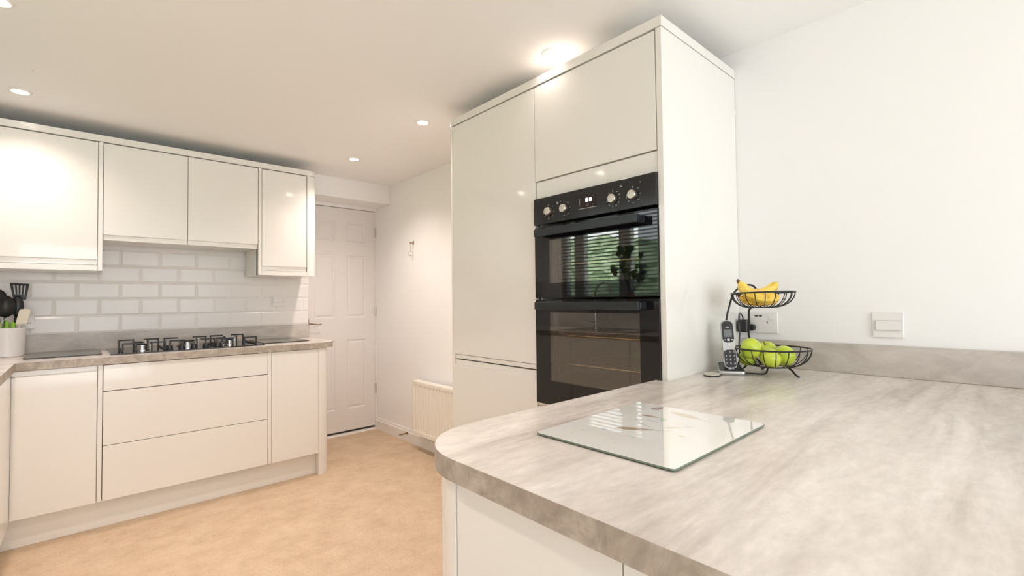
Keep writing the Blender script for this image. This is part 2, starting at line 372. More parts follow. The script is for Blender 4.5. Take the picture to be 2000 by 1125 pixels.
# left run under the window
XFL = -.2525
tag(box(-.30, -.2845, .9, 3.39, 0.0005, .1505).build('plinth', 'creamedge', bevel=.001), 'ivory plinth board of the left run, at the left edge of the photo', 'plinth')
for i, (y0, y1, lb) in enumerate(((2.70, 3.318, 'ivory base cabinet in the corner at the left edge of the photo'), (2.10, 2.698, 'ivory base cabinet under the kitchen sink'), (1.50, 2.098, 'ivory base cabinet of the left run beside the sink cabinet'), (.90, 1.498, 'ivory base cabinet at the near end of the left run'))):
    t = thing('base_cabinet', lb, 'cabinet', (XL+.3, (y0+y1)/2, 0))
    box(XL+.01, XFL-.022, y0, y1 if i else 3.30, PZ, .869).build('body', 'creamedge', t)
    door_mb(FXp(XFL), y0+.002, y1-.002, PZ, .866, None).build('door', 'cream', t, bevel=.0012)

# worktop of the hob run (continuous L)
pts = [(XL, .88), (-.239, .88), (-.239, 3.3036), (1.20, 3.3036)] + arc(1.20, 3.4536, .15, -90, 0, 12)[1:] + [(1.35, YT), (XL, YT)]
wt = thing('worktop', 'grey stone-effect worktop with dark front edge running under the hob', 'worktop', (.5, 3.6, .871))
MB().poly(pts, .8715, .91).build('top', 'top', wt)
def edge_strip(path, z0, z1, th, name, parent, m='edge'):
    mb = MB(); n = len(path); out = []
    for i in range(n):
        a = Vector(path[max(0, i-1)]); b = Vector(path[min(n-1, i+1)]); d = (b-a).normalized()
        out.append((path[i][0]+d.y*th, path[i][1]-d.x*th))
    for i in range(n-1):
        p, q, p2, q2 = path[i], path[i+1], out[i], out[i+1]
        mb.add([(p[0], p[1], z0), (q[0], q[1], z0), (q2[0], q2[1], z0), (p2[0], p2[1], z0), (p[0], p[1], z1), (q[0], q[1], z1), (q2[0], q2[1], z1), (p2[0], p2[1], z1)],
               [(0, 1, 2, 3), (4, 7, 6, 5), (3, 2, 6, 7)] + ([(0, 3, 7, 4)] if i == 0 else []) + ([(1, 5, 6, 2)] if i == n-2 else []))
    return mb.build(name, m, parent, smooth=True)
edge_strip([(-.239, .88), (-.239, 3.3036)], .871, .9098, .001, 'edging', wt)
edge_strip([(-.239, 3.3036), (1.18, 3.3036)] + arc(1.20, 3.4536, .15, -90, 0, 14) + [(1.35, 3.915)], .871, .9098, .001, 'edging', wt)
u = box(XL+.002, 1.349, 3.910, YT, .9105, 1.0165).build('upstand', 'upstand', bevel=.001)
tag(u, 'grey stone-effect upstand strip below the white tiles behind the hob', 'upstand')

# ------------------------------------------------------------ wall cabinets
YU = 3.5628; UT, UD, ZU1, ZU2 = 2.163, 2.1386, 1.3825, 1.561
# left
t = thing('wall_cabinet', 'large ivory wall cabinet at the top left, above the utensil pot', 'cabinet', (-.2, 3.75, ZU1))
box(-.86, .0785, YU+.022, YT-.011, ZU1, 2.124).build('body', 'creamedge', t)
box(.0605, .0805, YU, YU+.05, ZU1, 2.124).build('frame_panel', 'creamedge', t, bevel=.001)
box(-.52, .0600, YU, YU+.022, ZU1, 1.4125).build('light_rail', 'creamedge', t, bevel=.001)
door_mb(FY(YU), -.518, .0575, 1.4155, 2.120, 'bottom').build('door', 'cream', t, bevel=.0012)
box(-.54, -.521, YU, YU+.022, ZU1, 2.124).build('frame_panel', 'creamedge', t, bevel=.001)
# middle
t = thing('wall_cabinet', 'shallow ivory wall cabinet with two doors above the hob', 'cabinet', (.48, 3.75, ZU2))
box(.0815, .8895, YU+.022, YT-.011, ZU2+.004, 2.124).build('body', 'creamedge', t)
door_mb(FY(YU), .0835, .4840, ZU2, 2.120, 'bottom').build('door', 'cream', t, bevel=.0012)
door_mb(FY(YU), .4872, .8870, ZU2, 2.120, 'bottom').build('door', 'cream', t, bevel=.0012)
# right
t = thing('wall_cabinet', 'narrow ivory wall cabinet right of the hob, beside the curved end', 'cabinet', (1.05, 3.75, ZU1))
box(.8905, 1.2155, YU+.022, YT-.011, ZU1, 2.124).build('body', 'creamedge', t)
box(.8905, .9105, YU, YU+.05, ZU1, 2.124).build('frame_panel', 'creamedge', t, bevel=.001)
box(.9110, 1.2155, YU, YU+.022, ZU1, 1.4125).build('light_rail', 'creamedge', t, bevel=.001)
door_mb(FY(YU), .9130, 1.2115, 1.4155, 2.120, 'bottom').build('door', 'cream', t, bevel=.0012)
curved_post(1.2165, YU, .076, YT-.001, ZU1, 2.124, 'ivory curved end post of the wall cabinets, beside the white door')
pts = [(-.86, YU-.002), (1.2165, YU-.002)] + arc(1.2205, YU+.076, .078, -90, 0, 12)[1:] + [(1.2985, YT-.001), (-.86, YT-.001)]
tag(MB().poly(pts, 2.1265, UT).build('cornice', 'creamedge', smooth=True), 'ivory cornice strip along the top of the wall cabinets over the hob', 'cornice')

# ------------------------------------------------------------ tall housing with fridge doors and double oven
XT = 1.456
t = thing('tall_cabinet', 'tall ivory gloss cabinet with two doors left of the double oven', 'cabinet', (1.75, 1.745, 0))
box(XT+.022, XR-.004, 1.4405, 2.051, PZ, 2.120).build('body', 'gapdark', t)  # dark body colour stands in for shade in the door gaps
door_mb(FX(XT), 1.4395, 2.0515, .9085, 2.118, None).build('door', 'cream', t, bevel=.0012)
box(XT+.004, XT+.022, 1.4395, 2.0515, .8860, .9060).build('frame_rail', 'creamedge', t, bevel=.001)
door_mb(FX(XT), 1.4395, 2.0515, PZ, .8795, 'top').build('door', 'cream', t, bevel=.0012)
t = thing('oven_housing', 'tall ivory gloss housing around the built-in double oven', 'cabinet', (1.75, 1.14, 0))
door_mb(FX(XT), .8485, 1.4365, 1.7025, 2.118, None).build('door', 'cream', t, bevel=.0012)
b = MB(); b.box(XT+.03, XR-.004, 1.4300, 1.4390, PZ, 2.118); b.box(XT+.024, XR-.004, .8475, 1.43, 2.10, 2.118); b.box(XT+.03, XR-.004, .8475, 1.43, PZ, .17)
b.box(XR-.02, XR-.004, .8475, 1.43, .17, 2.10); b.box(XT+.024, XR-.02, .8475, 1.43, 1.64, 1.70); b.box(XT+.024, XR-.02, .8475, 1.43, .70, .735)
b.build('body', 'creamedge', t)
door_mb(FX(XT+.006), .8485, 1.4335, 1.6245, 1.6985, None).build('filler_panel', 'cream', t, bevel=.0012)
door_mb(FX(XT), .8485, 1.4365, PZ, .7320, None).build('door', 'cream', t, bevel=.0012)
pts = [(XT, .8225), (XR-.002, .8225), (XR-.002, .8450), (XT, .8450)]
tag(MB().poly(pts, .0005, 2.1230).build('end_panel', 'cream', bevel=.0015), 'tall ivory gloss side panel facing the fruit stand and worktop', 'panel')
pts = [(XT+.002, 2.0530)] + arc(XT+.060, 2.0565, .058, 180, 90, 12) + [(1.90, 2.1145), (1.90, 2.0530)]
tag(MB().poly(pts, .0005, 2.1230).build('curved_end_panel', 'cream', smooth=True), 'tall ivory curved end post at the far end of the tall units, by the radiator', 'panel')
pts = [(XT-.002, .8205), (XR-.002, .8205), (XR-.002, 2.1165), (XT+.060, 2.1165)] + arc(XT+.060, 2.0565, .060, 90, 180, 12)
tag(MB().poly(pts, 2.1250, 2.160).build('cornice', 'creamedge', smooth=True), 'ivory cornice strip along the top of the tall oven and fridge units', 'cornice')
tag(box(XT+.05, XT+.065, .8475, 2.05, .0005, .1505).build('plinth', 'creamedge'), 'ivory plinth board under the tall units', 'plinth')

# ---- double oven
XO = 1.446
ov = thing('double_oven', 'black built-in double oven with four steel knobs and two glass doors', 'oven', (XO, 1.14, .746))
Y0, Y1 = .8455, 1.4345
# body shell (two open cavities)
b = MB()
for z0, z1 in ((.76, 1.175), (1.195, 1.49)):
    b.box(1.47, 1.95, .86, .875, z0, z1); b.box(1.47, 1.95, 1.405, 1.42, z0, z1); b.box(1.47, 1.95, .875, 1.405, z0, z0+.03); b.box(1.47, 1.95, .875, 1.405, z1-.03, z1); b.box(1.93, 1.95, .875, 1.405, z0, z1)
b.build('cavity', 'cavity', ov)
cp = box(XO-.004, 1.475, Y0, Y1, 1.5085, 1.6215).build('control_panel', 'blackpanel', ov, bevel=.002)
for y in (1.343, 1.257, 1.019, .934):
    MB().lathe([(.017, 0), (.0175, -.003), (.0168, -.014), (.015, -.017), (.0, -.0175)], (XO-.0045, y, 1.557), 28, 'X').build('knob', 'knobsteel', cp, smooth=True)
# dial markings
mk = MB(); XM = XO-.0048
def dash(y, z, w_, h_): mk.box(XM-.0004, XM+.0004, y-w_/2, y+w_/2, z-h_/2, z+h_/2)
def ring(y, z, r, th=.0009):
    for k in range(10):
        a = 2*PI*k/10; b2 = 2*PI*(k+1)/10
        p = [(XM-.0004, y+q*math.cos(c), z+q*math.sin(c)) for c in (a, b2) for q in (r-th, r)]
        mk.add([p[0], p[1], p[3], p[2]], [(0, 1, 2, 3)])
def sq(y, z, s_):
    t_ = .0009
    dash(y, z+s_/2, s_, t_); dash(y, z-s_/2, s_, t_); dash(y-s_/2, z, t_, s_); dash(y+s_/2, z, t_, s_)
for cy, angs, kinds in ((1.343, (95, 45, 0, -45, -95, -140, 180, 140), 'fdrrqrqd'), (1.257, (95, 50, 0, -50, -95, 170, 195), 'fqddddd'), (1.019, (95, 55, 25, -5, -35, -65, -95, -130, 195, 165, 130), 'fdrrqqrdqrd'), (.934, (95, 45, 0, -45, -90, -135, 175, 190), 'frddddff')):
    for an, kd in zip(angs, kinds):
        R = .0285; y = cy - R*math.cos(math.radians(an)); z = 1.557 + R*math.sin(math.radians(an))
        if kd == 'f': dash(y, z+.002, .004, .001); dash(y, z, .001, .007); dash(y, z-.002, .005, .001)
        elif kd == 'd': dash(y, z, .006, .0018)
        elif kd == 'r': ring(y, z, .0028)
        else: sq(y, z, .005)
for y, z in ((1.295, 1.587), (.985, 1.597)): sq(y, z, .007); dash(y, z-.0015, .006, .003)
for y, z in ((1.278, 1.590), (.905, 1.597)): ring(y, z, .0022)
mk.build('dial_markings', 'mark', cp, kind='stuff')
dp = box(XO-.0052, XO-.0022, 1.100, 1.178, 1.545, 1.588).build('display', 'display', cp)
dg = MB()
def seg7(yc, zc, w_, h_, t_):   # left is +Y seen from the room
    x0, x1 = XO-.0060, XO-.0051
    for (y, z, a, b2) in ((0, h_/2, w_, t_), (0, 0, w_, t_), (0, -h_/2, w_, t_), (-w_/2, h_/4, t_, h_/2), (w_/2, h_/4, t_, h_/2), (-w_/2, -h_/4, t_, h_/2), (w_/2, -h_/4, t_, h_/2)):
        dg.box(x0, x1, yc+y-a/2+.0003, yc+y+a/2-.0003, zc+z-b2/2, zc+z+b2/2)
seg7(1.1425, 1.573, .0085, .0125, .0030); seg7(1.1245, 1.5735, .0085, .0125, .0030)
dg.build('digits', 'digit', dp)
mm = MB(); mm.box(XO-.0056, XO-.0051, 1.1765, 1.178, 1.556, 1.582)
for k in range(12):
    a = 2*PI*k/12; b2 = 2*PI*(k+1)/12
    p = [(XO-.0054, 1.139+q*math.cos(c), 1.553+q*math.sin(c)) for c in (a, b2) for q in (.0028, .0038)]
    mm.add([p[0], p[1], p[3], p[2]], [(0, 1, 2, 3)])
mm.box(XO-.0056, XO-.0051, 1.112, 1.114, 1.552, 1.554); mm.box(XO-.0056, XO-.0045, 1.096, 1.182, 1.5405, 1.5425)
mm.build('display_markings', 'mark', dp)
def oven_door(z0, z1, wz0, wz1, hz):
    wy0, wy1 = .921, 1.352
    b = MB(); x0, x1 = XO+.001, XO+.023
    b.box(x0, x1, Y0, wy0, z0, z1); b.box(x0, x1, wy1, Y1, z0, z1); b.box(x0, x1, wy0, wy1, z0, wz0); b.box(x0, x1, wy0, wy1, wz1, z1)
    d = b.build('door', 'blackglass', ov)
    box(x0+.0003, x0+.004, wy0, wy1, wz0, wz1).build('window_pane', 'ovenpane', d)
    h = MB(); h.box(XO-.050, XO-.038, .893, 1.392, hz-.015, hz+.015)
    h.box(XO-.038, XO+.001, .893, .915, hz-.012, hz+.012); h.box(XO-.038, XO+.001, 1.370, 1.392, hz-.012, hz+.012)
    h.build('handle', 'blackhandle', d, bevel=.0015)
oven_door(1.1965, 1.497, 1.2575, 1.4385, 1.466)
oven_door(.7500, 1.1860, .8480, 1.1350, 1.163)
# chrome side ladders and wire shelves
for (z0, z1, n, shelves) in ((1.262, 1.405, 4, (1.335,)), (.848, 1.112, 6, (1.038, .920))):
    for yy in (1.350, .905):
        l = MB()
        for x in (1.50, 1.90): l.tube([(x, yy, z0), (x, yy, z1)], .0022, 6)
        for k in range(n):
            z = z0 + (z1-z0)*(k+.5)/n; l.tube([(1.50, yy, z), (1.90, yy, z)], .0018, 6)
        for k in range(n):
            z = z0 + (z1-z0)*(k+.5)/n; l.tube([(1.50, yy, z-.006), (1.50, yy+(-.01 if yy > 1 else .01), z-.006)], .0018, 6)
        l.build('shelf_ladder', 'rail', ov)
    for zs in shelves:
        l = MB(); l.tube([(1.50, .90, zs), (1.50, 1.38, zs)], .0026, 6); l.tube([(1.88, .90, zs), (1.88, 1.38, zs)], .0026, 6)
        for k in range(17): l.tube([(1.50, .905+k*.0295, zs), (1.88, .905+k*.0295, zs)], .0014, 5)
        l.build('wire_shelf', 'rail', ov)
box(XO+.004, XO+.03, Y0, Y1, .7365, .7480).build('base_trim', 'steel', ov)

# ------------------------------------------------------------ peninsula
pn = thing('peninsula_worktop', 'broad pale grey stone-effect worktop with rounded corner in the foreground', 'worktop', (1.2, .2, .871))
pts = [(XR-.001, -.45), (.480, -.45), (.480, .692)] + arc(.650, .690, .170, 180, 90, 16)[1:] + [(1.4430, .860), (1.4430, .8215), (XR-.001, .8215)]
MB().poly(pts, .8715, .91).build('top', 'top', pn)
edge_strip([(1.4430, .860), (.66, .860)] + arc(.650, .690, .170, 90, 180, 18) + [(.480, -.45)], .871, .9098, .001, 'edging', pn)
tag(box(XR-.021, XR-.001, -.45, .8205, .9105, 1.0165).build('upstand', 'upstand', bevel=.001), 'grey stone-effect upstand strip on the right wall behind the fruit stand', 'upstand')
t = thing('peninsula_cabinet', 'ivory gloss base of the peninsula under the foreground worktop', 'cabinet', (1.2, .2, 0))
box(.525, XT-.01, -.42, .782, 0.001, .869).build('body', 'creamedge', t)
box(.503, .523, .3525, .7055, 0.0005, .8695).build('back_panel', 'cream', t, bevel=.001)
box(.503, .523, -.42, .3505, 0.0005, .8695).build('back_panel', 'cream', t, bevel=.001)
pts = [(.5005, .7075)] + arc(.5885, .7155, .088, 180, 90, 14) + [(1.40, .8035), (1.40, .7835), (.524, .7835), (.524, .7075)]
MB().poly(pts, .0005, .8695).build('curved_corner', 'cream', t, smooth=True)

# glass chopping board on the peninsula
bd = thing('chopping_board', 'pale glass chopping board printed with feathers on the foreground worktop', 'board', (.888, .54, .9105))
c0 = [(.690, .688), (.694, .384), (1.083, .386), (1.081, .696)]
def rpoly(c, r, n=5):
    out = []
    for i in range(4):
        p, a, b = Vector(c[i]), Vector(c[i-1]), Vector(c[(i+1) % 4]); u = (a-p).normalized(); v = (b-p).normalized()
        for k in range(n+1):
            s_ = k/n; q = p + u*r*(1-s_)**2 + v*r*s_**2; out.append((q.x, q.y))
    return out
MB().poly(rpoly(c0, .008), .9125, .9155).build('glass_slab', 'boardedge', bd)
MB().poly(rpoly([(.6905, .6875), (.6945, .3845), (1.0825, .3865), (1.0805, .6955)], .008), .9155, .9163).build('glass_face', 'board', bd)
for x, y in ((.71, .67), (.71, .405), (1.06, .405), (1.06, .675)): MB().lathe([(.006, 0), (.006, .0022)], (x, y, .9103), 12).build('foot', 'plastic', bd)
pr_ = [('p_brown', .831, .595, .873, .521, .011), ('p_brown', .966, .616, .969, .569, .009), ('p_pink', 1.028, .624, 1.072, .618, .013), ('p_tan', 1.041, .585, 1.016, .490, .013),
       ('p_green', .953, .563, .961, .546, .012), ('p_blue', .940, .494, .954, .480, .006), ('p_blue', 1.050, .473, 1.068, .447, .008), ('p_teal', .803, .544, .798, .519, .006),
       ('p_blue', .773, .457, .774, .445, .006), ('p_orange', .736, .634, .743, .627, .004), ('p_orange', .766, .633, .770, .624, .005), ('p_orange', .831, .635, .848, .629, .006),
       ('p_slate', .801, .607, .806, .593, .008), ('p_tan', .870, .474, .871, .454, .004), ('p_orange', .740, .534, .749, .527, .003), ('p_slate', .935, .585, .930, .545, .005), ('p_tan', .905, .52, .93, .49, .004)]
for m_, x0, y0, x1, y1, w_ in pr_:
    a = Vector((x0, y0)); b = Vector((x1, y1)); d = (b-a); n_ = Vector((-d.y, d.x)).normalized(); L = d.length; N = 9
    mb = MB(); pts = []
    for k in range(N+1): s_ = k/N; pts.append(a+d*s_ + n_*w_*math.sin(PI*s_**.7)*(.8+.3*random.random()))
    for k in range(N, -1, -1): s_ = k/N; pts.append(a+d*s_ - n_*w_*math.sin(PI*s_**.7)*(.8+.3*random.random()))
    pts = [pts[0]] + pts[1:N] + [pts[N]] + pts[N+2:2*N+1]
    mb.add([(p.x, p.y, .91645) for p in pts], [tuple(range(len(pts)))])
    mb.build('printed_feather', m_, bd)
for (x0, y0, x1, y1) in ((.919, .605, .869, .520), (.873, .521, .885, .495), (.969, .569, .966, .548), (1.016, .490, 1.008, .470)):
    a = Vector((x0, y0)); d = Vector((x1, y1))-a; n_ = Vector((-d.y, d.x)).normalized()*.0010
    mb = MB(); mb.add([(a.x+n_.x, a.y+n_.y, .9165), (a.x-n_.x, a.y-n_.y, .9165), (a.x+d.x-n_.x*.4, a.y+d.y-n_.y*.4, .9165), (a.x+d.x+n_.x*.4, a.y+d.y+n_.y*.4, .9165)], [(0, 1, 2, 3)])
    mb.build('printed_quill', 'p_brown', bd)

# ------------------------------------------------------------ hob
hb = thing('gas_hob', 'black glass gas hob with five burners and five knobs', 'hob', (.50, 3.63, .91))
box(.115, .890, 3.392, 3.868, .9105, .9170).build('glass_plate', 'blackglass', hb, bevel=.0015)
def support(x0, x1, y0, y1, ym):
    s_ = MB(); zt = .969; zb = .9175; t_ = .0042
    for (a, b_) in ((x0, 1), (x1, -1)):
        for y in (y0, y1):
            s_.box(a-t_, a+t_, y-t_, y+t_, zb, zt)
            s_.box(min(a, a+b_*.075), max(a, a+b_*.075), y-t_*.8, y+t_*.8, zt-.009, zt)
    for x in (x0, x1): s_.box(x-t_*.8, x+t_*.8, y0, y1, zb, zb+.008)
    for xx in ((x0+x1)/2-.035, (x0+x1)/2+.035):
        for yy in ym:
            s_.box(xx-.004, xx+.004, yy-.055, yy-.018, .955, .963); s_.box(xx-.004, xx+.004, yy-.055, yy-.047, zb, .963)
    s_.build('pan_support', 'castiron', hb, bevel=.001)
support(.170, .365, 3.47, 3.82, (3.54, 3.76)); support(.395, .625, 3.52, 3.80, (3.66,)); support(.655, .855, 3.47, 3.82, (3.54, 3.76))
for (x, y, r) in ((.262, 3.545, .034), (.262, 3.765, .028), (.500, 3.665, .052), (.712, 3.535, .028), (.705, 3.755, .036)):
    bn = MB().lathe([(r*1.05, .9172), (r*1.05, .922), (r*.85, .925), (r*.85, .941), (r*1.0, .943), (r*1.0, .948), (r*.7, .950)], (x, y, 0), 28).build('burner', 'steel', hb, smooth=True)
    MB().lathe([(r*.78, .9500), (r*.80, .9535), (r*.7, .9555), (0.0, .956)], (x, y, 0), 24).build('burner_cap', 'castiron', bn, smooth=True)
    MB().lathe([(.003, .917), (.003, .962), (.001, .966)], (x+r*1.12, y-r*.1, 0), 8).build('igniter', 'plastic', bn)
for x, y in ((.386, 3.455), (.445, 3.455), (.506, 3.455), (.571, 3.470), (.634, 3.470)):
    kb = MB().lathe([(.0185, .9172), (.0185, .921), (.0165, .922), (.0150, .941), (.013, .943), (.0, .9435)], (x, y, 0), 24)
    kb.box(x-.003, x+.003, y-.016, y+.016, .938, .947); kb.build('knob', 'blackplastic', hb, smooth=True)

# grey glass protector boards beside the hob
for lb, c in (('grey glass worktop saver left of the hob, beside the utensil pot', [(-.226, 3.492), (.082, 3.489), (.082, 3.890), (-.226, 3.890)]),
              ('grey glass worktop saver right of the hob', [(.908, 3.502), (1.213, 3.504), (1.213, 3.895), (.908, 3.895)])):
    g = thing('worktop_saver', lb, 'board', (c[0][0]+.15, 3.69, .9105), 'grey glass worktop savers')
    MB().poly(rpoly(c, .012), .9125, .9170).build('glass_slab', 'greyboardedge', g)
    MB().poly(rpoly([(c[0][0]+.0005, c[0][1]+.0005), (c[1][0]-.0005, c[1][1]+.0005), (c[2][0]-.0005, c[2][1]-.0005), (c[3][0]+.0005, c[3][1]-.0005)], .012), .9170, .9176).build('glass_face', 'greyboard', g)
    for dx in (.03, .27):
        for dy in (.03, .36): MB().lathe([(.007, 0), (.007, .0022)], (c[0][0]+dx, c[0][1]+dy, .9103), 12).build('foot', 'plastic', g)

# ------------------------------------------------------------ utensil pot and utensils
PX_, PY_ = -.305, 3.775
MB_ = MB().lathe([(.0, .9105), (.064, .9105), (.068, .914), (.0735, 1.060), (.0745, 1.068), (.072, 1.069), (.0695, 1.062), (.062, .918), (.0, .918)], (PX_, PY_, 0), 40)
tag(MB_.build('utensil_pot', 'ceramic', smooth=True), 'white ceramic utensil pot at the left end of the hob worktop', 'pot')
def P3(x, y, z): return Vector((x, y, z))
def utensil(name, label, foot, head, m, hm=None):
    t = thing(name, label, 'utensil', foot)
    MB().tube([foot, Vector(foot).lerp(Vector(head), .5), head], [.006, .0055, .0045], 8).build('shaft', m, t, smooth=True)
    return t
# slotted turner
tu = utensil('slotted_turner', 'black slotted turner standing tallest in the utensil pot', (-.296, 3.80, .925), (-.268, 3.832, 1.222), 'blacksoft')
hd = MB(); a = Vector((-.300, 3.835, 1.315)); 
# head quad corners: top-left, top-right, bottom-right, bottom-left in the plane y~3.835
TL, TR, BR, BL = (-.304, 1.318), (-.226, 1.313), (-.238, 1.222), (-.290, 1.235)
def q(u, v): # u 0..1 left-right, v 0..1 top-bottom
    x = (TL[0]*(1-u)+TR[0]*u)*(1-v)+(BL[0]*(1-u)+BR[0]*u)*v; z = (TL[1]*(1-u)+TR[1]*u)*(1-v)+(BL[1]*(1-u)+BR[1]*u)*v
    return (x, 3.832+.02*(1-v)**2*0.5, z)
us = [0, .16, .25, .36, .45, .56, .65, .76, .84, 1]
def slab(mb, u0, u1, v0, v1, th=.003):
    c = [q(u0, v0), q(u1, v0), q(u1, v1), q(u0, v1)]; bk = [(p[0], p[1]+th, p[2]) for p in c]
    mb.add(c+bk, [(0, 1, 2, 3), (4, 7, 6, 5), (0, 4, 5, 1), (1, 5, 6, 2), (2, 6, 7, 3), (3, 7, 4, 0)])
slab(hd, 0, 1, 0, .12)
for i in range(0, 9, 2): slab(hd, us[i], us[i+1], .12, .74)
slab(hd, 0, 1, .74, 1.02); hd.build('slotted_head', 'blacksoft', tu)
# ladle and spoons
def spoon(label, foot, head, rx, rz, ry, name='serving_spoon'):
    t = utensil(name, label, foot, (head[0], head[1]+.006, head[2]-rz*.8), 'blacksoft')
    mb = MB(); n = 16; vs = []; rings = 6
    for i in range(rings+1):
        f = i/rings
        for k in range(n):
            a = 2*PI*k/n; vs.append((head[0]+rx*f*math.cos(a), head[1]-ry*(1-f*f), head[2]+rz*f*math.sin(a)))
    fs = [(i*n+k, i*n+(k+1) % n, (i+1)*n+(k+1) % n, (i+1)*n+k) for i in range(rings) for k in range(n)]
    mb.add(vs, fs); o = mb.build('bowl', 'blacksoft', t, smooth=True)
    s_ = o.modifiers.new('shell', 'SOLIDIFY'); s_.thickness = .003
spoon('black ladle with its round bowl turned to the room, in the utensil pot', (-.315, 3.76, .925), (-.312, 3.755, 1.185), .042, .060, .028, 'ladle')
spoon('black serving spoon behind the ladle in the utensil pot', (-.325, 3.79, .925), (-.345, 3.800, 1.235), .036, .045, .016)
spoon('black spoon leaning right beside the ladle in the utensil pot', (-.300, 3.775, .925), (-.268, 3.785, 1.185), .026, .060, .010)
spoon('black spoon at the far left of the utensil pot', (-.335, 3.765, .925), (-.372, 3.765, 1.190), .030, .055, .014)
# cream spatula
cs = utensil('silicone_spatula', 'cream silicone spatula leaning right in the utensil pot', (-.300, 3.75, .925), (-.252, 3.738, 1.095), 'cream_sil')
pts = [(-.272, 1.085), (-.228, 1.088), (-.212, 1.150), (-.215, 1.166), (-.226, 1.171), (-.252, 1.170), (-.258, 1.160)]
MB().prism(pts, lambda a, b, t_: (a, t_, b), 3.732, 3.742).build('blade', 'cream_sil', cs, bevel=.002)
for x, dz, lb in ((-.327, 1.098, 'left'), (-.303, 1.108, 'middle'), (-.280, 1.102, 'right')):
    o = MB().tube([(x*.6-.122, 3.76, .925), (x, 3.728, 1.055), (x+.001, 3.724, dz-.012), (x-.002, 3.7235, dz)], [.006, .010, .0095, .004], 10).build('green_peeler', 'green', smooth=True)
    tag(o, 'lime green handle at the front of the utensil pot, %s of three' % lb, 'utensil', 'lime green handled utensils in the pot')
o = MB().tube(catmull([(-.322, 3.73, .95), (-.322, 3.712, 1.06), (-.322, 3.706, 1.092), (-.314, 3.704, 1.106), (-.306, 3.704, 1.113), (-.302, 3.704, 1.122)], 5), .0026, 8).build('metal_hook', 'steel', smooth=True)
tag(o, 'thin shiny metal hook rising over the rim of the utensil pot', 'utensil')

# ------------------------------------------------------------ switches and sockets
def plate_y(name, label, x0, x1, z0, z1):     # on the tiled wall, facing -Y
    yw = YT-.0092
    t = thing(name, label, 'switch', ((x0+x1)/2, yw, (z0+z1)/2))
    box(x0, x1, yw-.008, yw, z0, z1).build('plate', 'plastic', t, bevel=.003)
    box(x0+.006, x1-.008, yw-.0105, yw-.007, z0+.029, z1-.020).build('rocker_surround', 'greyplastic', t)
    box(x0+.008, x1-.010, yw-.0125, yw-.009, z0+.031, z1-.022).build('rocker', 'plastic', t, bevel=.001)
plate_y('light_switch', 'white rocker switch on the tiles right of the hob', 1.075, 1.163, 1.161, 1.246)
t = thing('wall_socket', 'white socket plate on the tiles half hidden behind the utensil pot', 'socket', (-.25, YT-.009, 1.10))
box(-.292, -.206, YT-.017, YT-.0092, 1.052, 1.138).build('plate', 'plastic', t, bevel=.003)
box(-.262, -.248, YT-.0185, YT-.0165, 1.112, 1.126).build('rocker', 'greyplastic', t)
for x in (-.238, -.226): box(x, x+.006, YT-.0176, YT-.0165, 1.085, 1.088).build('pin_slot', 'dark', t)
xw = XR-.0005
t = thing('light_switch', 'white rocker switch on the right wall above the foreground worktop', 'switch', (xw, .327, 1.086))
box(xw-.009, xw, .284, .370, 1.043, 1.130).build('plate', 'plastic', t, bevel=.003)
box(xw-.0115, xw-.008, .290, .362, 1.067, 1.103).build('rocker_surround', 'greyplastic', t)
box(xw-.0135, xw-.010, .2925, .3595, 1.0695, 1.1005).build('rocker', 'plastic', t, bevel=.001)
t = thing('double_socket', 'white double socket with two USB ports behind the fruit stand', 'socket', (xw, .747, 1.085))
box(xw-.009, xw, .674, .820, 1.042, 1.127).build('plate', 'plastic', t, bevel=.003)
box(xw-.012, xw-.008, .690, .706, 1.095, 1.111).build('rocker', 'plastic', t, bevel=.001)
for y in (.754, .738): box(xw-.0102, xw-.0085, y-.006, y+.006, 1.1085, 1.1135).build('usb_port', 'dark', t)
box(xw-.0102, xw-.0085, .7115, .7145, 1.081, 1.090).build('pin_slot', 'dark', t)
for y in (.7245, .7015): box(xw-.0102, xw-.0085, y-.0022, y+.0035, 1.0640, 1.0668).build('pin_slot', 'greyplastic', t)
t = thing('plug', 'black plug in the left half of the double socket behind the fruit stand', 'plug', (xw-.01, .795, 1.07))
box(xw-.050, xw-.0095, .776, .815, 1.045, 1.096).build('body', 'blackplastic', t, bevel=.006, seg=3)
MB().lathe([(.013, -.030), (.013, -.0095)], (xw, .768, 1.064), 20, 'X').build('side_boss', 'blackplastic', t)
o = MB().tube(catmull([(2.005, .790, 1.094), (1.998, .790, 1.112), (1.975, .790, 1.124), (1.945, .782, 1.118), (1.925, .775, 1.095), (1.918, .770, 1.05), (1.905, .768, 1.005), (1.90, .765, .95), (1.895, .775, .922), (1.86, .785, .914), (1.83, .785, .9135), (1.805, .772, .915)], 6), .0028, 8).build('power_cord', 'blackplastic', smooth=True)
tag(o, 'thin black cord looping from the plug down to the phone base', 'cord')

